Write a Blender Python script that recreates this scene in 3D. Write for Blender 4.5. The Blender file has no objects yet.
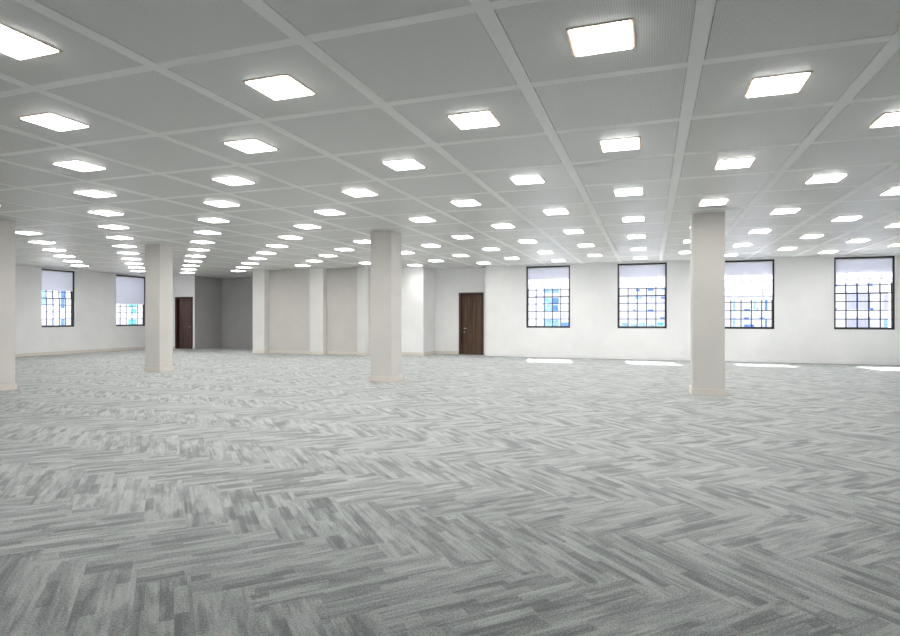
import bpy, bmesh, math, random
random.seed(7)
scene = bpy.context.scene
COL = scene.collection

# ------------------------------------------------------------------ numbers
EYE = 1.30                    # camera height
CEIL = 3.065                  # underside of the ceiling panels
GX0, GA = -0.9009, 1.193    # ceiling grid, lines running to the window wall
GY0, GB = 3.1795, 1.18308     # ceiling grid, cross lines
YW = 19.15                    # window wall (room face)
XL = -19.95                   # left wall (room face)
XR = 10.4                     # right wall (room face, out of frame)
YF = -3.2                     # wall behind the camera
WT = 0.47                     # thickness of the outside walls
SILL, HEAD = 0.975, 3.02

# ------------------------------------------------------------------ helpers
def mat_new(name):
    m = bpy.data.materials.new(name)
    m.use_nodes = True
    nt = m.node_tree
    for n in list(nt.nodes):
        nt.nodes.remove(n)
    out = nt.nodes.new('ShaderNodeOutputMaterial')
    return m, nt, out

class NT:
    """small wrapper that writes node maths in one line"""
    def __init__(self, nt):
        self.nt = nt
    def _in(self, sock, v):
        if v is None:
            return
        if hasattr(v, 'is_output'):
            self.nt.links.new(v, sock)
        else:
            sock.default_value = v
    def math(self, op, a, b=None, c=None, clamp=False):
        n = self.nt.nodes.new('ShaderNodeMath'); n.operation = op; n.use_clamp = clamp
        for k, v in enumerate((a, b, c)):
            self._in(n.inputs[k], v)
        return n.outputs[0]
    def comb(self, x=0.0, y=0.0, z=0.0):
        n = self.nt.nodes.new('ShaderNodeCombineXYZ')
        for k, v in enumerate((x, y, z)):
            self._in(n.inputs[k], v)
        return n.outputs[0]
    def white(self, vec):
        n = self.nt.nodes.new('ShaderNodeTexWhiteNoise'); n.noise_dimensions = '3D'
        self.nt.links.new(vec, n.inputs['Vector'])
        return n.outputs['Value'], n.outputs['Color']
    def noise(self, vec, scale=1.0, detail=2.0, rough=0.5, dist=0.0):
        n = self.nt.nodes.new('ShaderNodeTexNoise')
        self.nt.links.new(vec, n.inputs['Vector'])
        n.inputs['Scale'].default_value = scale
        n.inputs['Detail'].default_value = detail
        n.inputs['Roughness'].default_value = rough
        n.inputs['Distortion'].default_value = dist
        return n.outputs['Fac']
    def sep(self, vec):
        n = self.nt.nodes.new('ShaderNodeSeparateXYZ'); self.nt.links.new(vec, n.inputs[0])
        return n.outputs
    def ramp(self, fac, stops, interp='LINEAR'):
        n = self.nt.nodes.new('ShaderNodeValToRGB'); n.color_ramp.interpolation = interp
        els = n.color_ramp.elements
        els[0].position, els[0].color = stops[0][0], (*stops[0][1], 1)
        els[1].position, els[1].color = stops[-1][0], (*stops[-1][1], 1)
        for p, c in stops[1:-1]:
            e = els.new(p); e.color = (*c, 1)
        self.nt.links.new(fac, n.inputs[0])
        return n.outputs[0]
    def mixf(self, f, a, b):
        n = self.nt.nodes.new('ShaderNodeMix'); n.data_type = 'FLOAT'
        self._in(n.inputs[0], f); self._in(n.inputs[2], a); self._in(n.inputs[3], b)
        return n.outputs[0]
    def mixc(self, f, a, b, blend='MIX'):
        n = self.nt.nodes.new('ShaderNodeMix'); n.data_type = 'RGBA'; n.blend_type = blend
        self._in(n.inputs[0], f); self._in(n.inputs[6], a); self._in(n.inputs[7], b)
        return n.outputs[2]
    def coord(self):
        return self.nt.nodes.new('ShaderNodeTexCoord').outputs['Object']
    def bump(self, h, strength=0.2, dist=0.002):
        n = self.nt.nodes.new('ShaderNodeBump')
        n.inputs['Strength'].default_value = strength; n.inputs['Distance'].default_value = dist
        self.nt.links.new(h, n.inputs['Height'])
        return n.outputs[0]
    def bsdf(self, out, color, rough=0.5, spec=0.5, metal=0.0, normal=None, **kw):
        n = self.nt.nodes.new('ShaderNodeBsdfPrincipled')
        if isinstance(color, tuple):
            color = (*color, 1) if len(color) == 3 else color
        self._in(n.inputs['Base Color'], color)
        self._in(n.inputs['Roughness'], rough)
        n.inputs['Specular IOR Level'].default_value = spec
        n.inputs['Metallic'].default_value = metal
        for k, v in kw.items():
            n.inputs[k.replace('_', ' ')].default_value = v
        if normal is not None:
            self.nt.links.new(normal, n.inputs['Normal'])
        if out is not None:
            self.nt.links.new(n.outputs[0], out.inputs[0])
        return n.outputs[0]

# ------------------------------------------------------------------ materials
def paint(name, col, rough=0.6, mottling=0.03, spec=0.3):
    m, nt, out = mat_new(name); N = NT(nt)
    c = N.coord()
    f = N.noise(c, 1.7, 4, 0.6)
    lo = tuple(x * (1 - mottling) for x in col); hi = tuple(min(1, x * (1 + mottling)) for x in col)
    colr = N.ramp(f, [(0.3, lo), (0.7, hi)])
    b = N.bump(N.noise(c, 140, 2, 0.6), 0.06, 0.001)
    N.bsdf(out, colr, rough, spec, normal=b)
    return m

M = {}
M['wall'] = paint('wall_paint', (0.87, 0.87, 0.875))
M['wall_white'] = paint('bright_white_paint', (0.87, 0.87, 0.87))
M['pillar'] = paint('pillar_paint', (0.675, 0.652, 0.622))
M['pilaster'] = paint('pilaster_paint', (0.75, 0.745, 0.73))
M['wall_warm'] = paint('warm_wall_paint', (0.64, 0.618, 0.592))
M['alcove'] = paint('alcove_shade_paint', (0.46, 0.455, 0.46))  # wall colour darkened: the shade of the unlit recess is in the paint
M['skirting'] = paint('skirting_paint', (0.72, 0.675, 0.625), 0.4, 0.02, 0.45)
M['black'] = paint('dark_steel_paint', (0.020, 0.021, 0.026), 0.4, 0.15, 0.5)
M['sill'] = paint('sill_paint', (0.78, 0.77, 0.78), 0.45)
M['strip'] = paint('ceiling_strip_metal', (0.93, 0.93, 0.91), 0.45, 0.02, 0.5)
M['void'] = paint('ceiling_gap', (0.10, 0.10, 0.10), 0.8)
M['lamp_frame'] = paint('lamp_frame_metal', (0.56, 0.40, 0.28), 0.45, 0.03, 0.5)
M['chrome'] = None

m, nt, out = mat_new('brushed_steel'); N = NT(nt)
N.bsdf(out, (0.75, 0.74, 0.72), 0.25, 0.5, 1.0); M['chrome'] = m

# perforated ceiling panel
m, nt, out = mat_new('perforated_ceiling_panel'); N = NT(nt)
s = N.sep(N.coord())
PITCH = 0.0155
fx = N.math('SUBTRACT', N.math('FRACT', N.math('DIVIDE', s[0], PITCH)), 0.5)
fy = N.math('SUBTRACT', N.math('FRACT', N.math('DIVIDE', s[1], PITCH)), 0.5)
r = N.math('SQRT', N.math('ADD', N.math('MULTIPLY', fx, fx), N.math('MULTIPLY', fy, fy)))
hole = N.math('LESS_THAN', r, 0.24)
colr = N.mixc(hole, (0.735, 0.735, 0.715, 1), (0.51, 0.51, 0.50, 1))
N.bsdf(out, colr, 0.34, 0.42); M['panel'] = m

# lamp diffuser
m, nt, out = mat_new('lamp_diffuser'); N = NT(nt)
e = nt.nodes.new('ShaderNodeEmission')
e.inputs[0].default_value = (1.0, 0.975, 0.945, 1)
# prismatic office panel: throws most of its light downwards, little sideways
ge = nt.nodes.new('ShaderNodeNewGeometry')
dp = nt.nodes.new('ShaderNodeVectorMath'); dp.operation = 'DOT_PRODUCT'
nt.links.new(ge.outputs['Incoming'], dp.inputs[0]); nt.links.new(ge.outputs['Normal'], dp.inputs[1])
ca = N.math('POWER', N.math('ABSOLUTE', dp.outputs['Value']), 1.35)
nt.links.new(N.math('MULTIPLY_ADD', ca, 26.0, 5.5), e.inputs[1])
nt.links.new(e.outputs[0], out.inputs[0]); M['diffuser'] = m; LAMP = e

# carpet: herringbone planks
m, nt, out = mat_new('herringbone_carpet'); N = NT(nt)
P = N.coord(); s = N.sep(P)
W = 0.2435; k = 1 / (math.sqrt(2) * W); n4 = 4.0
u = N.math('MULTIPLY_ADD', N.math('ADD', s[0], s[1]), k, 2.572)
v = N.math('MULTIPLY_ADD', N.math('SUBTRACT', s[1], s[0]), k, 0.828)
i = N.math('FLOOR', u); j = N.math('FLOOR', v)
fu = N.math('FRACT', u); fv = N.math('FRACT', v)
d = N.math('FLOORED_MODULO', N.math('ADD', i, j), 8.0)
d = N.math('ROUND', d)
isV = N.math('GREATER_THAN', d, 3.5)
dV = N.math('SUBTRACT', d, 4.0)
al = N.mixf(isV, N.math('ADD', fu, d), N.math('ADD', fv, dV))
ac = N.mixf(isV, fv, fu)
ida = N.mixf(isV, N.math('SUBTRACT', i, d), i)
idb = N.mixf(isV, j, N.math('SUBTRACT', j, dV))
pid = N.comb(N.math('ADD', ida, 0.5), N.math('ADD', idb, 0.5), N.math('MULTIPLY', isV, 31.7))
r1, rc = N.white(pid)
rs = N.sep(rc)
o1 = N.math('MULTIPLY', rs[0], 97.0); o2 = N.math('MULTIPLY', rs[1], 83.0); o3 = N.math('MULTIPLY', rs[2], 61.0)
# single yarn rows, each with its own jitter, give patches their finger-like ends
ln = N.math('FLOOR', N.math('MULTIPLY', ac, 15.0))
rl, rlc = N.white(N.comb(N.math('ADD', ln, 0.5), N.math('ADD', o1, 0.0), o2))
alj = N.math('ADD', al, N.math('MULTIPLY', N.math('SUBTRACT', rl, 0.5), 0.42))
nA = N.noise(N.comb(N.math('MULTIPLY_ADD', alj, 0.85, o1), N.math('MULTIPLY_ADD', ac, 2.9, o2), o3), 1.0, 1.5, 0.5)
tA = N.math('MULTIPLY_ADD', N.math('SUBTRACT', nA, 0.5), 9.0, 0.62, clamp=True)
# tone of each yarn row along its length
nB = N.noise(N.comb(N.math('MULTIPLY_ADD', al, 0.7, o2), N.math('MULTIPLY_ADD', ln, 0.73, o3), o1), 1.0, 2, 0.55)
tB = N.math('MULTIPLY_ADD', N.math('SUBTRACT', nB, 0.5), 2.6, 0.5, clamp=True)
# square-ended dark dashes in four lanes
lanes = N.math('MULTIPLY_ADD', ac, 4.0, N.math('MULTIPLY', rs[1], 0.8))
q = N.math('FLOOR', lanes)
rq, rqc = N.white(N.comb(N.math('MULTIPLY_ADD', q, 1.37, o1), o2, N.math('ADD', o3, 0.31)))
blk = N.math('FLOOR', N.math('MULTIPLY_ADD', al, 0.85, N.math('MULTIPLY', rq, 9.0)))
rb, rbc = N.white(N.comb(N.math('MULTIPLY_ADD', q, 2.71, o2), N.math('ADD', blk, 0.5), o1))
dash = N.math('GREATER_THAN', rb, 0.74)
lite = N.math('LESS_THAN', rb, 0.22)
tone = N.math('ADD', N.math('MULTIPLY', tA, 0.28), N.math('MULTIPLY', tB, 0.46))
tone = N.math('ADD', tone, N.math('MULTIPLY', lite, 0.14))
tone = N.math('SUBTRACT', tone, N.math('MULTIPLY', dash, 0.30))
tone = N.math('ADD', tone, N.math('MULTIPLY_ADD', r1, 0.10, 0.09))
# pile grain: tufts in a diagonal weave
gr = N.noise(P, 85, 2, 0.8)
gw = N.noise(N.comb(N.math('MULTIPLY', u, 34.0), N.math('MULTIPLY', v, 34.0), 0.0), 1.0, 1, 0.5)
grain = N.math('ADD', N.math('SUBTRACT', gr, 0.5), N.math('SUBTRACT', gw, 0.5))
tone2 = N.math('ADD', tone, N.math('MULTIPLY', grain, 1.5), clamp=True)
colr = N.ramp(tone2, [(0.0, (0.150, 0.164, 0.162)), (0.5, (0.295, 0.313, 0.311)), (1.0, (0.450, 0.470, 0.467))])
N.bsdf(out, colr, 0.95, 0.1, normal=N.bump(grain, 0.35, 0.004), Sheen_Weight=0.25, Sheen_Roughness=0.5)
M['carpet'] = m

def wood(name, dark, light):
    m, nt, out = mat_new(name); N = NT(nt)
    s = N.sep(N.coord())
    vec = N.comb(N.math('MULTIPLY', s[0], 22.0), N.math('MULTIPLY', s[1], 22.0), N.math('MULTIPLY', s[2], 0.9))
    f = N.noise(vec, 1.0, 4, 0.6, 0.6)
    plank = N.noise(N.comb(N.math('MULTIPLY', s[0], 7.0), 0.0, 0.0), 1.0, 0, 0.5)
    f = N.math('ADD', N.math('MULTIPLY', f, 0.7), N.math('MULTIPLY', plank, 0.3))
    colr = N.ramp(f, [(0.36, dark), (0.52, tuple((a + b) / 2 for a, b in zip(dark, light))), (0.66, light)])
    N.bsdf(out, colr, 0.42, 0.4)
    return m
M['walnut'] = wood('walnut_veneer', (0.044, 0.023, 0.014), (0.170, 0.096, 0.060))
M['walnut_frame'] = wood('walnut_frame_wood', (0.042, 0.022, 0.015), (0.095, 0.052, 0.034))
M['mahogany'] = wood('reddish_veneer', (0.050, 0.024, 0.020), (0.150, 0.080, 0.068))
M['mahogany_frame'] = wood('reddish_frame_wood', (0.032, 0.013, 0.012), (0.070, 0.030, 0.027))

# window glass
m, nt, out = mat_new('clear_glass'); N = NT(nt)
tr = nt.nodes.new('ShaderNodeBsdfTransparent'); tr.inputs[0].default_value = (0.95, 0.96, 0.97, 1)
gl = nt.nodes.new('ShaderNodeBsdfGlossy'); gl.inputs[1].default_value = 0.03
mx = nt.nodes.new('ShaderNodeMixShader'); mx.inputs[0].default_value = 0.06
nt.links.new(tr.outputs[0], mx.inputs[1]); nt.links.new(gl.outputs[0], mx.inputs[2])
nt.links.new(mx.outputs[0], out.inputs[0]); M['glass'] = m

# roller blind cloth: woven, lets light and the shape of the bars through
m, nt, out = mat_new('blind_cloth'); N = NT(nt)
s = N.sep(N.coord())
weave = N.noise(N.comb(N.math('MULTIPLY', s[0], 300), N.math('MULTIPLY', s[1], 300), N.math('MULTIPLY', s[2], 60)), 1.0, 2)
cc = N.ramp(weave, [(0.3, (0.70, 0.71, 0.78)), (0.7, (0.76, 0.77, 0.84))])
df = nt.nodes.new('ShaderNodeBsdfDiffuse'); nt.links.new(cc, df.inputs[0])
tl = nt.nodes.new('ShaderNodeBsdfTranslucent'); nt.links.new(cc, tl.inputs[0])
tr = nt.nodes.new('ShaderNodeBsdfTransparent')
m1 = nt.nodes.new('ShaderNodeMixShader'); m1.inputs[0].default_value = 0.5
nt.links.new(df.outputs[0], m1.inputs[1]); nt.links.new(tl.outputs[0], m1.inputs[2])
m2 = nt.nodes.new('ShaderNodeMixShader'); m2.inputs[0].default_value = 0.12
nt.links.new(m1.outputs[0], m2.inputs[1]); nt.links.new(tr.outputs[0], m2.inputs[2])
nt.links.new(m2.outputs[0], out.inputs[0]); M['blind'] = m

# outside
M['stucco'] = paint('white_stucco', (0.70, 0.70, 0.765), 0.8, 0.03)
M['stucco_grey'] = paint('pale_lavender_panel', (0.44, 0.44, 0.56), 0.7, 0.03)
def pane(name, col):
    m, nt, out = mat_new(name); N = NT(nt)
    f = N.noise(N.coord(), 2.3, 3, 0.6)
    c = N.ramp(f, [(0.35, tuple(x * 0.7 for x in col)), (0.65, tuple(min(1, x * 1.25) for x in col))])
    N.bsdf(out, c, 0.15, 0.5); return m
M['blue'] = pane('blue_pane', (0.10, 0.24, 0.62))
M['light_blue'] = pane('light_blue_pane', (0.26, 0.48, 0.82))
M['cyan'] = pane('teal_pane', (0.10, 0.50, 0.62))
M['paving'] = paint('pale_paving', (0.45, 0.45, 0.44), 0.9, 0.08)

# ------------------------------------------------------------------ mesh building
class MB:
    def __init__(self):
        self.bm = bmesh.new()
    def box(self, x0, x1, y0, y1, z0, z1, bevel=0.0):
        x0, x1 = min(x0, x1), max(x0, x1); y0, y1 = min(y0, y1), max(y0, y1); z0, z1 = min(z0, z1), max(z0, z1)
        vs = [self.bm.verts.new((x, y, z)) for x in (x0, x1) for y in (y0, y1) for z in (z0, z1)]
        F = [(0, 1, 3, 2), (4, 6, 7, 5), (0, 4, 5, 1), (2, 3, 7, 6), (0, 2, 6, 4), (1, 5, 7, 3)]
        fs = [self.bm.faces.new([vs[a] for a in f]) for f in F]
        if bevel:
            es = list({e for f in fs for e in f.edges})
            bmesh.ops.bevel(self.bm, geom=es, offset=bevel, segments=2, profile=0.5, affect='EDGES')
        return self
    def prism(self, pts, axis, a, b):
        """polygon pts (in the two other axes) pushed from a to b along axis"""
        def mk(p, w):
            return {0: (w, p[0], p[1]), 1: (p[0], w, p[1]), 2: (p[0], p[1], w)}[axis]
        A = [self.bm.verts.new(mk(p, a)) for p in pts]; B = [self.bm.verts.new(mk(p, b)) for p in pts]
        self.bm.faces.new(A); self.bm.faces.new(B[::-1])
        for q in range(len(pts)):
            r = (q + 1) % len(pts)
            self.bm.faces.new([A[r], A[q], B[q], B[r]])
        return self
    def tube(self, p, q, rad, seg=16):
        from mathutils import Vector
        p, q = Vector(p), Vector(q); ax = (q - p).normalized()
        up = Vector((0, 0, 1)) if abs(ax.z) < .9 else Vector((1, 0, 0))
        e1 = ax.cross(up).normalized(); e2 = ax.cross(e1)
        R = [[self.bm.verts.new(c + rad * (math.cos(t) * e1 + math.sin(t) * e2)) for t in [2 * math.pi * k / seg for k in range(seg)]] for c in (p, q)]
        for k in range(seg):
            self.bm.faces.new([R[0][k], R[0][(k + 1) % seg], R[1][(k + 1) % seg], R[1][k]])
        self.bm.faces.new(R[0][::-1]); self.bm.faces.new(R[1])
        return self
    def build(self, name, material, parent=None, loc=None):
        bmesh.ops.recalc_face_normals(self.bm, faces=self.bm.faces[:])
        me = bpy.data.meshes.new(name)
        self.bm.to_mesh(me); self.bm.free()
        me.materials.append(material)
        o = bpy.data.objects.new(name, me); COL.objects.link(o)
        if parent: o.parent = parent
        if loc: o.location = loc
        return o

def struct(o):
    o['kind'] = 'structure'; return o
def tag(o, label, cat, group=None):
    o['label'] = label; o['category'] = cat
    if group: o['group'] = group
    return o
def empty(name, loc):
    o = bpy.data.objects.new(name, None); COL.objects.link(o); o.location = loc
    o.empty_display_size = 0.2
    return o

# ------------------------------------------------------------------ floor
struct(MB().box(XL - WT, XR + WT, YF - WT, YW + 0.3, -0.25, 0.0).box(XL - 0.3, -5.0, YW + 0.3, 21.4, -0.25, 0.0).build('floor', M['carpet']))

# ------------------------------------------------------------------ outside walls with openings
WIN_BACK = [(-3.93, -2.485), (-1.0, 0.47), (1.955, 3.42), (4.92, 6.37), (7.87, 9.32)]
WIN_LEFT = [(5.2, 6.6), (8.25, 9.65), (11.3, 12.7), (14.40, 15.66), (17.36, 18.84)]
WIN_RIGHT = [(1.2, 2.65), (4.15, 5.6), (7.1, 8.55), (10.05, 11.5), (13.0, 14.45), (15.95, 17.4)]
WIN_FRONT_FILL = [(-12.9, -11.45), (-9.95, -8.5), (-7.0, -5.55), (-4.05, -2.6), (-1.1, 0.35), (1.85, 3.3), (4.8, 6.25), (7.75, 9.2)]  # openings behind the camera, unseen, added to bring daylight to the near floor
TOP = 3.35

def holed(mb, a0, a1, holes, put):
    cur = a0
    for h0, h1 in holes:
        put(mb, cur, h0, 0, TOP)
        put(mb, h0, h1, 0, SILL); put(mb, h0, h1, HEAD, TOP)
        cur = h1
    put(mb, cur, a1, 0, TOP)
mb = MB()
holed(mb, -5.33, XR + WT, WIN_BACK, lambda m, a, b, z0, z1: m.box(a, b, YW, YW + WT, z0, z1))
mb.box(-5.33, -5.0, YW + WT, 20.1, 0, TOP)
struct(mb.build('wall_back', M['wall_white']))
mb = MB()
holed(mb, YF, 19.7, WIN_LEFT, lambda m, a, b, z0, z1: m.box(XL - WT, XL, a, b, z0, z1))
struct(mb.build('wall_left', M['wall']))
mb = MB()
holed(mb, YF, YW, WIN_RIGHT, lambda m, a, b, z0, z1: m.box(XR, XR + WT, a, b, z0, z1))
struct(mb.build('wall_right', M['wall']))
mb = MB()
holed(mb, XL - WT, XR + WT, WIN_FRONT_FILL, lambda m, a, b, z0, z1: m.box(a, b, YF - WT, YF, z0, z1))
struct(mb.build('wall_front', M['wall']))

# wall with the reddish door, then the dark alcove
DLx0, DLx1, DLz = -19.09, -18.15, 2.19
mb = MB()
mb.box(XL, DLx0, 19.5, 19.7, 0, TOP).box(DLx1, -18.06, 19.5, 19.7, 0, TOP).box(DLx0, DLx1, 19.5, 19.7, DLz, TOP)
struct(mb.build('wall_far_left', M['wall']))
mb = MB()
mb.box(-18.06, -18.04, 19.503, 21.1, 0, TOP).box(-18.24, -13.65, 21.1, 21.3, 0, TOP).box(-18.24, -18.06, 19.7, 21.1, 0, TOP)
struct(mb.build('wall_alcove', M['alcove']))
# pilaster wall
wm = struct(MB().box(-13.90, -9.3, 18.2, 18.6, 0, TOP).box(-13.90, -13.65, 18.6, 21.1, 0, TOP).build('wall_middle', M['wall_warm']))
for x0, x1, yb in ((-13.94, -13.42, 18.2), (-11.50, -10.95, 18.2)):
    MB().box(x0, x1, 17.95, yb, 0, CEIL).build('pilaster', M['pilaster'], wm)
MB().box(-9.60, -9.30, 17.95, 18.2, 0, CEIL).build('pilaster', M['pilaster'], wm)
struct(MB().box(-9.3, -7.4, 18.6, 20.1, 0, TOP).build('wall_centre', M['wall']))
DRx0, DRx1, DRz = -6.49, -5.57, 2.205
mb = MB()
mb.box(-7.4, DRx0, 19.75, 20.0, 0, TOP).box(DRx1, -5.33, 19.75, 20.0, 0, TOP).box(DRx0, DRx1, 19.75, 20.0, DRz, TOP)
struct(mb.build('wall_door_recess', M['wall']))

# ------------------------------------------------------------------ baseboards
BH, BT = 0.112, 0.018
def board(mb, x0, x1, y0, y1):
    mb.box(x0, x1, y0, y1, 0, BH, 0.004)
def boards(name, segs):
    mb = MB()
    for sgm in segs: board(mb, *sgm)
    return struct(mb.build(name, M['skirting']))
struct(MB().box(-5.33, XR, YW - BT, YW, 0, BH, 0.004).build('baseboard_back', M['wall_white']))
boards('baseboard_left', [(XL, XL + BT, YF, 19.5)])
boards('baseboard_right', [(XR - BT, XR, YF, YW)])
boards('baseboard_far_left', [(XL, DLx0, 19.5 - BT, 19.5), (DLx1, -18.06, 19.5 - BT, 19.5)])
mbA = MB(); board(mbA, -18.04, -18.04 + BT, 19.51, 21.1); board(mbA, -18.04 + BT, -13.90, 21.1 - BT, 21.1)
struct(mbA.build('baseboard_alcove', M['alcove']))  # baseboard takes the same shade-darkened colour as the alcove walls
boards('baseboard_middle', [(-13.94 - BT, -13.42 + BT, 17.95 - BT, 17.95), (-13.42, -13.42 + BT, 17.95, 18.2), (-13.42 + BT, -11.50 - BT, 18.2 - BT, 18.2),
                            (-11.50 - BT, -10.95 + BT, 17.95 - BT, 17.95), (-10.95, -10.95 + BT, 17.95, 18.2), (-10.95 + BT, -9.60 - BT, 18.2 - BT, 18.2),
                            (-9.60 - BT, -9.30 + BT, 17.95 - BT, 17.95), (-9.30, -9.30 + BT, 17.95, 18.6 - BT)])
boards('baseboard_centre', [(-9.3, -7.4 + BT, 18.6 - BT, 18.6), (-7.4, -7.4 + BT, 18.6, 19.75 - BT)])
boards('baseboard_door_recess', [(-7.4, DRx0, 19.75 - BT, 19.75)])

# ------------------------------------------------------------------ doors
def door(name, x0, x1, yface, ztop, leafm, framem, handle_x, lever_dir):
    F, D = 0.085, 0.18
    mb = MB()
    y0, y1 = yface - 0.012, yface + D
    mb.box(x0, x0 + F, y0, y1, 0, ztop, 0.003).box(x1 - F, x1, y0, y1, 0, ztop, 0.003).box(x0 + F, x1 - F, y0, y1, ztop - F, ztop, 0.003)
    fr = struct(mb.build(name, framem))
    yl = yface + 0.115
    leaf = MB().box(x0 + F + 0.003, x1 - F - 0.003, yl, yl + 0.045, 0.006, ztop - F - 0.003, 0.003).build('door_leaf', leafm, fr)
    h = MB()
    h.tube((handle_x, yl, 0.93), (handle_x, yl - 0.010, 0.93), 0.026, 20)
    h.tube((handle_x, yl - 0.010, 0.93), (handle_x, yl - 0.055, 0.93), 0.010)
    h.tube((handle_x - lever_dir * 0.008, yl - 0.052, 0.93), (handle_x + lever_dir * 0.125, yl - 0.052, 0.93), 0.010)
    ho = h.build('door_handle', M['chrome'], leaf); ho['label'] = 'chrome lever handle'
    h = MB().tube((handle_x, yl, 0.80), (handle_x, yl - 0.010, 0.80), 0.026, 20).tube((handle_x, yl - 0.010, 0.80), (handle_x, yl - 0.016, 0.80), 0.012)
    ho = h.build('lock_rose', M['chrome'], leaf); ho['label'] = 'round chrome lock plate'
    # threshold strip
    MB().box(x0 + F, x1 - F, yl - 0.02, yl + 0.05, 0.0, 0.005).build('threshold', framem, fr)
    # closed behind, so no daylight leaks round the leaf
    MB().box(x0, x1, yface + D, yface + D + 0.05, 0, ztop).build('door_backing', framem, fr)
    return fr
door('door_1', DRx0, DRx1, 19.75, DRz, M['walnut'], M['walnut_frame'], DRx0 + 0.165, 1)
door('door_2', DLx0, DLx1, 19.5, DLz, M['mahogany'], M['mahogany_frame'], DLx1 - 0.15, -1)

# ------------------------------------------------------------------ windows
def window(num, a0, a1, wall, setback=0.03, glass=True):
    """steel sash window; wall = 'back' (faces -y), 'left' (faces +x) or 'right' (faces -x)"""
    def put(mb, u0, u1, d0, d1, z0, z1, bev=0.0):
        if wall == 'back': mb.box(u0, u1, YW + d0, YW + d1, z0, z1, bev)
        elif wall == 'left': mb.box(XL - d1, XL - d0, u0, u1, z0, z1, bev)
        elif wall == 'front': mb.box(u0, u1, YF - d1, YF - d0, z0, z1, bev)
        else: mb.box(XR + d0, XR + d1, u0, u1, z0, z1, bev)
    e = 0.002
    F = 0.042
    d0, d1 = setback, setback + 0.11
    z0, z1 = SILL + e, HEAD - e
    mb = MB()
    put(mb, a0 + e, a0 + F, d0, d1, z0, z1); put(mb, a1 - F, a1 - e, d0, d1, z0, z1)
    put(mb, a0 + F, a1 - F, d0, d1, z1 - F, z1); put(mb, a0 + F, a1 - F, d0, d1, z0, z0 + F)
    fr = struct(mb.build('window_%d' % num, M['black']))
    zm = (z0 + z1) / 2
    # lower sash (room side) and upper sash (outer side), each 5 x 4 panes
    for nm, s0, s1, za, zb in (('lower_sash', d0 + 0.062, d0 + 0.082, z0 + F, zm + 0.018), ('upper_sash', d0 + 0.086, d0 + 0.106, zm - 0.018, z1 - F)):
        mb = MB()
        A0, A1 = a0 + F, a1 - F
        sw = 0.020
        put(mb, A0, A0 + sw, s0, s1, za, zb); put(mb, A1 - sw, A1, s0, s1, za, zb)
        put(mb, A0 + sw, A1 - sw, s0, s1, za, za + (0.036 if nm == 'upper_sash' else 0.02)); put(mb, A0 + sw, A1 - sw, s0, s1, zb - (0.036 if nm == 'lower_sash' else 0.02), zb)
        for q in range(1, 5):
            c = A0 + (A1 - A0) * q / 5
            put(mb, c - 0.014, c + 0.014, s0 + 0.002, s1 - 0.002, za + 0.02, zb - 0.02)
        for q in range(1, 4):
            c = za + (zb - za) * q / 4
            put(mb, A0 + sw, A1 - sw, s0 + 0.003, s1 - 0.003, c - 0.012, c + 0.012)
        so = mb.build(nm, M['black'], fr)
        if glass:
            g = MB(); put(g, A0 + sw * .5, A1 - sw * .5, (s0 + s1) / 2 - 0.001, (s0 + s1) / 2 + 0.001, za + 0.01, zb - 0.01)
            g.build('glass', M['glass'], so)
    # outer stone sill
    mb = MB(); put(mb, a0 + e, a1 - e, d1, WT + 0.04, SILL + 0.0005, SILL + 0.02)
    mb.build('outer_sill', M['sill'], fr)
    return fr

ORD = ['leftmost', 'second', 'third', 'fourth']
def blind(a0, a1, wall, zbot, label):
    e = 0.046
    off = 0.052 if wall == 'back' else 0.092        # cloth hangs this far behind the wall face, in front of the sashes
    def put(mb, u0, u1, d0, d1, z0, z1, bev=0.0):
        if wall == 'back': mb.box(u0, u1, YW + d0, YW + d1, z0, z1, bev)
        else: mb.box(XL - d1, XL - d0, u0, u1, z0, z1, bev)
    mid = (a0 + a1) / 2
    root = empty('roller_blind', (mid, YW + off, HEAD - 0.05) if wall == 'back' else (XL - off, mid, HEAD - 0.05))
    tag(root, label, 'blind', 'pale roller blinds at the tall windows')
    def local(o):
        o.matrix_parent_inverse = root.matrix_basis.inverted(); return o
    mb = MB(); put(mb, a0 + e, a1 - e, off, off + 0.0015, zbot + 0.02, HEAD - 0.075)
    o = mb.build('blind_cloth', M['blind'], root); local(o)
    mb = MB()
    zc = HEAD - 0.066
    if wall == 'back': mb.tube((a0 + 0.046, YW + off + 0.012, zc), (a1 - 0.046, YW + off + 0.012, zc), 0.016)
    else: mb.tube((XL - off - 0.012, a0 + 0.046, zc), (XL - off - 0.012, a1 - 0.046, zc), 0.016)
    local(mb.build('roller', M['sill'], root))
    mb = MB(); put(mb, a0 + e, a1 - e, off - 0.004, off + 0.006, zbot, zbot + 0.022, 0.002)
    local(mb.build('bottom_bar', M['sill'], root))

num = 1
WZ = {0: 2.272, 1: 2.256, 2: 1.835, 3: 2.276}
WL = ['pale roller blind, two-fifths lowered, at the window just right of the walnut door',
      'pale roller blind at the second back-wall window from the walnut door',
      'pale roller blind lowered past halfway, at the window partly behind a pillar on the right',
      'pale roller blind, two-fifths lowered, at the back-wall window furthest right']
for q, (a0, a1) in enumerate(WIN_BACK):
    window(num, a0, a1, 'back'); num += 1
    if q in WZ: blind(a0, a1, 'back', WZ[q], WL[q])
for q, (a0, a1) in enumerate(WIN_LEFT):
    window(num, a0, a1, 'left', 0.07); num += 1
    if q == 3: blind(a0, a1, 'left', 2.277, 'grey-white roller blind, two-fifths lowered, at the left-wall window nearer the camera')
    if q == 4: blind(a0, a1, 'left', 1.866, 'grey-white roller blind lowered past halfway, at the left-wall window just left of a pillar')
for q, (a0, a1) in enumerate(WIN_RIGHT):
    window(num, a0, a1, 'right'); num += 1
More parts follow.
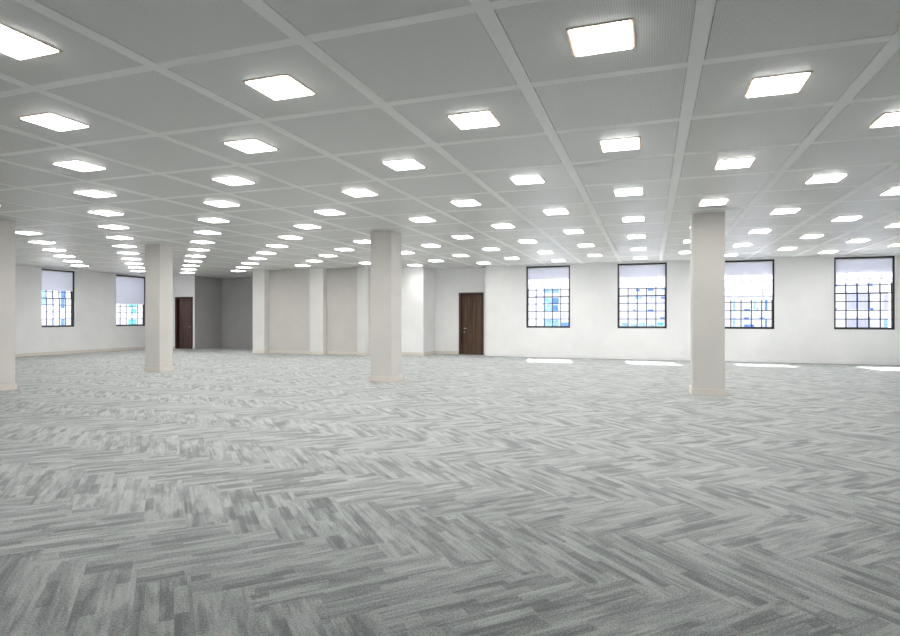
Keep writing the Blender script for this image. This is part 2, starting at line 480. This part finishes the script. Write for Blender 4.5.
for q, (a0, a1) in enumerate(WIN_FRONT_FILL):
    window(num, a0, a1, 'front'); num += 1  # added unseen windows, daylight fill for the foreground

# ------------------------------------------------------------------ pillars
def pillar(x0, x1, y0, y1, label):
    cx, cy = (x0 + x1) / 2, (y0 + y1) / 2
    root = empty('pillar', (cx, cy, 0)); tag(root, label, 'pillar', 'square white pillars standing in the room')
    hx, hy = (x1 - x0) / 2, (y1 - y0) / 2
    MB().box(-hx, hx, -hy, hy, 0, CEIL, 0.004).build('shaft', M['pillar'], root)
    mb = MB(); t = 0.022
    prof = 0.112
    for (a, b, c, d_) in ((-hx - t, hx + t, -hy - t, -hy), (-hx - t, hx + t, hy, hy + t), (-hx - t, -hx, -hy, hy), (hx, hx + t, -hy, hy)):
        mb.box(a, b, c, d_, 0, prof, 0.004)
    o = mb.build('baseboard', M['skirting'], root); o['label'] = 'cream baseboard'
pillar(-11.45, -10.96, 6.93, 7.43, 'square white pillar cut off by the left edge of the photo')
pillar(-11.55, -11.10, 10.86, 11.26, 'square white pillar beside the left-wall window with the lower blind')
pillar(-5.42, -4.95, 10.70, 11.20, 'square white pillar in the middle of the room, left of the walnut door')
pillar(0.665, 1.165, 10.62, 11.12, 'square white pillar on the right, standing before the back-wall windows')

# ------------------------------------------------------------------ ceiling
X0, X1, Y0, Y1 = XL, XR, YF, 21.1
i0 = math.floor((X0 - GX0) / GA); i1 = math.ceil((X1 - GX0) / GA)
j0 = math.floor((Y0 - GY0) / GB); j1 = math.ceil((Y1 - GY0) / GB)
SW, TW, GAP = 0.104, 0.088, 0.004
mb = MB()
for i_ in range(i0, i1):
    for j_ in range(j0, j1):
        xa, xb = GX0 + i_ * GA + SW / 2 + GAP, GX0 + (i_ + 1) * GA - SW / 2 - GAP
        ya, yb = GY0 + j_ * GB + TW / 2, GY0 + (j_ + 1) * GB - TW / 2
        xa, xb = max(xa, X0), min(xb, X1); ya, yb = max(ya, Y0), min(yb, Y1)
        if xb > -5.2: yb = min(yb, YW + 0.2)
        if xb - xa < 0.01 or yb - ya < 0.01: continue
        mb.box(xa, xb, ya, yb, CEIL, CEIL + 0.02)
ceil = struct(mb.build('ceiling', M['panel']))
mb = MB().box(X0 - 0.3, X1 + 0.3, Y0 - 0.3, YW + 0.3, CEIL + 0.02, CEIL + 0.10).box(X0 - 0.3, -5.0, YW + 0.3, 21.3, CEIL + 0.02, CEIL + 0.10)
mb.build('ceiling_void', M['void'], ceil)
mb = MB()
for i_ in range(i0, i1 + 1):
    x = GX0 + i_ * GA
    a, b = max(x - SW / 2, X0), min(x + SW / 2, X1)
    if b > a: mb.box(a, b, Y0, Y1 if b < -5.2 else YW + 0.2, CEIL - 0.002, CEIL + 0.02)
mb.build('main_strips', M['strip'], ceil)
mb = MB()
for j_ in range(j0, j1 + 1):
    y = GY0 + j_ * GB
    for i_ in range(i0, i1):
        a, b = max(GX0 + i_ * GA + SW / 2, X0), min(GX0 + (i_ + 1) * GA - SW / 2, X1)
        if b > a and Y0 < y < (Y1 if b < -5.2 else YW + 0.1): mb.box(a, b, y - TW / 2, y + TW / 2, CEIL - 0.001, CEIL + 0.02)
mb.build('cross_strips', M['strip'], ceil)

# ------------------------------------------------------------------ ceiling lights
LS, LZ = 0.197, 0.006
FW = 0.019
proto = empty('ceiling_light', (0, 0, CEIL))
mb = MB()
for a, b, c, d_ in ((-LS, LS, -LS, -LS + FW), (-LS, LS, LS - FW, LS), (-LS, -LS + FW, -LS + FW, LS - FW), (LS - FW, LS, -LS + FW, LS - FW)):
    mb.box(a, b, c, d_, -LZ, 0, 0.001)
fr0 = mb.build('frame', M['lamp_frame'], proto)
df0 = MB().box(-LS + FW, LS - FW, -LS + FW, LS - FW, -LZ - 0.006, -LZ + 0.004).build('diffuser', M['diffuser'], proto)
df0['label'] = 'glowing white diffuser'

def far_wall(x):
    if x < -18.04: return 19.5
    if x < -13.94: return 20.8
    if x < -9.3: return 17.95
    if x < -7.4: return 18.6
    if x < -5.33: return 19.75
    return YW
REF = {-15: 'to the reddish door', -14: 'to the alcove left end', -13: 'to the dark alcove middle', -12: 'left of the leftmost pilaster',
       -11: 'to the leftmost pilaster', -10: 'between leftmost and second pilasters', -9: 'to the second pilaster', -8: 'left of the third pilaster',
       -7: 'right of the third pilaster', -6: 'left of the walnut door', -5: 'to the walnut door', -4: 'right of the walnut door',
       -3: 'at first back-wall window left edge', -2: 'to the first back-wall window', -1: 'between first two back-wall windows', 0: 'to the second back-wall window',
       1: 'over the pillar on the right', 2: 'to the third back-wall window', 3: 'at third back-wall window right edge', 4: 'left of the last back-wall window',
       5: 'to the last back-wall window', 6: 'right of last back-wall window', 7: 'past the right edge'}
NTH = ['farthest', 'second', 'third', 'fourth', 'fifth', 'sixth', 'seventh', 'eighth', 'ninth', 'tenth', 'eleventh', 'twelfth']
YAW = 0.3328; FPX = 580.84
def to_px(x, y, z):
    c, s_ = math.cos(YAW), math.sin(YAW)
    X_ = c * x + s_ * y; D = -s_ * x + c * y
    if D < 0.2: return None
    return 450 + FPX * X_ / D, 318 - FPX * (z - EYE) / D
first = True
for i_ in range(-15, 8):
    x = GX0 + (i_ + 0.5) * GA
    jl = [j_ for j_ in range(j0, j1) if (i_ + j_) % 2 == 0 and YF + 0.6 < GY0 + (j_ + 0.5) * GB < min(18.6, far_wall(x) - 0.35) and (i_, j_) not in ((-4, 6), (-9, 3), (-15, 7))]
    for rank, j_ in enumerate(sorted(jl, reverse=True)):
        y = GY0 + (j_ + 0.5) * GB
        p = to_px(x, y, CEIL)
        vis = p is not None and -25 < p[0] < 925 and p[1] > -25
        if not vis: continue
        if first: o = proto; first = False
        else:
            o = proto.copy(); COL.objects.link(o)
            for ch in (fr0, df0):
                c = ch.copy(); COL.objects.link(c); c.parent = o
        o.location = (x + 0.012, y + 0.008, CEIL)
        tag(o, 'square lit ceiling light, %s from far end of row %s' % (NTH[rank], REF[i_]), 'ceiling light', 'square lit ceiling lights')

# ------------------------------------------------------------------ the buildings outside
def facade_back(name, x0, x1, yf, label, z0=-9.0, z1=9.0):
    root = empty(name, ((x0 + x1) / 2, yf, z0)); tag(root, label, 'building')
    inv = root.matrix_basis.inverted()
    o = MB().box(x0, x1, yf, yf + 8, z0, z1).build('facade', M['stucco'], root); o.matrix_parent_inverse = inv
    return root, inv
def ray(px, py, yf=None, xf=None):
    """where the building stands: a point on its wall seen in a direction measured on site"""
    c, s_ = math.cos(YAW), math.sin(YAW); X_ = (px - 450) / FPX
    dx, dy = c * X_ - s_, s_ * X_ + c
    t = yf / dy if yf is not None else xf / dx
    return dx * t, dy * t, EYE + (318 - py) * t / FPX

GROUND = -14.0
FAC = {
 # name: (axis, plane, extent, height, label, wall material, windows (px box on the window's own close-up, close-up origin and scale, pane))
 'A': ('y', 75, (-13.4, -7.2), 12, 'white building with blue curtain-wall panes, seen through the first back-wall window', (515, 250, 7.067),
   [(203,275,262,306,'l'),(266,275,310,306,'l'),(203,340,262,382,'l'),(266,340,310,382,'b'),(203,390,262,436,'l'),(266,390,305,436,'b'),(203,488,262,570,'l'),(266,488,310,570,'l'),(328,512,380,570,'b')]),
 'B': ('y', 78, (-7.2, 5.4), 14, 'white building with scattered small blue windows, seen through the second back-wall window', (605, 250, 7.067),
   [(218,278,248,292,'b'),(302,274,345,288,'b'),(398,274,420,284,'l'),(215,331,260,345,'l'),(313,331,345,339,'l'),(396,331,422,346,'b'),(200,420,213,435,'b'),(303,420,343,436,'b'),(390,474,420,488,'b'),(118,515,160,575,'l'),(185,525,225,575,'l'),(240,515,285,575,'l'),(308,525,345,575,'l'),(370,512,415,535,'c')]),
 'C': ('y', 74, (5.4, 16.0), 11, 'white building with narrow tall blue strips, seen through the window partly behind the pillar', (715, 245, 6.36),
   [(115,340,127,420,'l'),(185,407,222,421,'b'),(248,340,257,420,'l'),(265,402,275,420,'l'),(318,340,333,420,'b'),(185,460,215,475,'b'),(185,505,248,526,'b'),(318,474,330,560,'b'),(278,460,316,472,'l'),(115,460,127,560,'l')]),
 'D': ('y', 76, (16.0, 34.0), 13, 'white building with pale lavender panels, seen through the last back-wall window', (810, 240, 6.36),
   [(238,345,292,440,'g'),(305,345,368,440,'g'),(236,500,292,580,'g'),(306,500,365,580,'g'),(294,278,303,440,'b'),(369,340,382,440,'b'),(294,490,303,580,'b'),(369,490,382,580,'b'),(160,283,170,296,'b'),(375,280,397,292,'b'),(160,432,170,446,'b'),(384,432,402,446,'b'),(470,345,495,440,'g'),(470,500,495,580,'l')]),
 'L': ('x', -85, (2.0, 68.8), 12, 'white building with a deep blue window column, seen through the left-wall window nearer the camera', (15, 255, 7.95),
   [(365,280,393,425,'b'),(365,508,393,600,'b'),(215,280,245,400,'l'),(262,290,300,335,'g'),(262,350,300,400,'g'),(215,508,245,600,'g'),(262,508,300,600,'g')]),
 'T': ('x', -88, (68.8, 105.0), 13, 'white building with teal windows, seen through the left-wall window beside the pillar', (95, 260, 7.95),
   [(265,340,328,376,'c'),(290,388,328,425,'c'),(265,472,328,540,'c'),(180,370,200,420,'g'),(180,472,200,540,'g')]),
}
PM = {'l': 'light_blue', 'b': 'blue', 'c': 'cyan', 'g': 'stucco_grey'}
for key, (ax, pl, ext, hgt, label, (ox, oy, sc), rects) in FAC.items():
    mid = (ext[0] + ext[1]) / 2
    root = empty('building', (mid, pl, GROUND) if ax == 'y' else (pl, mid, GROUND)); tag(root, label, 'building')
    inv = root.matrix_basis.inverted()
    mb = MB()
    if ax == 'y': mb.box(ext[0], ext[1], pl, pl + 14, GROUND, hgt)
    else: mb.box(pl - 14, pl, ext[0], ext[1], GROUND, hgt)
    o = mb.build('facade', M['stucco'], root); o.matrix_parent_inverse = inv
    mb = MB()
    if ax == 'y': mb.box(ext[0], ext[1], pl - 0.25, pl + 0.2, hgt, hgt + 0.4)
    else: mb.box(pl - 0.2, pl + 0.25, ext[0], ext[1], hgt, hgt + 0.4)
    o = mb.build('parapet', M['stucco'], root); o.matrix_parent_inverse = inv
    W_ = []
    for a, b, c, d_, col in rects:
        p = ray(ox + a / sc, oy + b / sc, **({'yf': pl} if ax == 'y' else {'xf': pl}))
        q = ray(ox + c / sc, oy + d_ / sc, **({'yf': pl} if ax == 'y' else {'xf': pl}))
        h = sorted((p[0], q[0]) if ax == 'y' else (p[1], q[1])); zz = sorted((p[2], q[2]))
        W_.append((h[0], h[1], zz[0], zz[1], col))
    span = max(w[1] for w in W_) - min(w[0] for w in W_) + 0.9
    for sh in (-span, 0.0, span):
        for h0, h1, za, zb, col in W_:
            h0 += sh; h1 += sh
            if h0 < ext[0] + 0.1 or h1 > ext[1] - 0.1: continue
            mb = MB()
            if ax == 'y': mb.box(h0, h1, pl - 0.06, pl, za, zb)
            else: mb.box(pl, pl + 0.06, h0, h1, za, zb)
            o = mb.build('window' if col != 'g' else 'wall_panel', M[PM[col]], root); o.matrix_parent_inverse = inv
root = empty('building', (-35, 100, GROUND)); tag(root, 'plain white building farthest away, left of the blue-paned one', 'building')
o = MB().box(-25, 25, 0, 14, 0, 30).build('facade', M['stucco'], root)
o = MB().box(-25.2, 25.2, -0.3, 0.3, 30, 30.6).build('parapet', M['stucco'], root)
struct(MB().box(-160, 120, -60, 160, GROUND - 0.3, GROUND).build('ground', M['paving']))

# ------------------------------------------------------------------ light from outside
w = bpy.data.worlds.new('sky'); scene.world = w; w.use_nodes = True
nt = w.node_tree
for n in list(nt.nodes): nt.nodes.remove(n)
sky = nt.nodes.new('ShaderNodeTexSky'); sky.sky_type = 'NISHITA'; sky.sun_disc = False
sky.sun_elevation = math.radians(47); sky.sun_rotation = math.radians(-10)
sky.air_density = 1.0; sky.dust_density = 4.0; sky.ozone_density = 1.0
hsv = nt.nodes.new('ShaderNodeHueSaturation'); hsv.inputs['Saturation'].default_value = 0.45
bg = nt.nodes.new('ShaderNodeBackground'); bg.inputs[1].default_value = 0.38
wo = nt.nodes.new('ShaderNodeOutputWorld')
nt.links.new(sky.outputs[0], hsv.inputs['Color']); nt.links.new(hsv.outputs[0], bg.inputs[0]); nt.links.new(bg.outputs[0], wo.inputs[0])
from mathutils import Vector
sd = bpy.data.lights.new('sun', 'SUN'); sd.energy = 24.0; sd.angle = math.radians(0.6); sd.color = (1, 0.97, 0.93)
so = bpy.data.objects.new('sun', sd); COL.objects.link(so); so.location = (0, 40, 40)
so.rotation_euler = Vector((0.18, -1.0, -1.08)).to_track_quat('-Z', 'Y').to_euler()

# ------------------------------------------------------------------ camera and view
cd = bpy.data.cameras.new('camera'); co = bpy.data.objects.new('camera', cd); COL.objects.link(co)
cd.sensor_width = 36; cd.sensor_fit = 'HORIZONTAL'; cd.lens = FPX / 900 * 36; cd.clip_start = 0.05; cd.clip_end = 500
co.location = (0, 0, EYE); co.rotation_euler = (math.pi / 2, 0, YAW)
scene.camera = co
vs = scene.view_settings
vs.view_transform = 'Standard'; vs.look = 'None'; vs.exposure = 0.68; vs.gamma = 1.0; vs.use_curve_mapping = False
scene.cycles.use_denoising = True
scene.cycles.max_bounces = 10; scene.cycles.diffuse_bounces = 6; scene.cycles.transparent_max_bounces = 12
scene.cycles.sample_clamp_indirect = 8
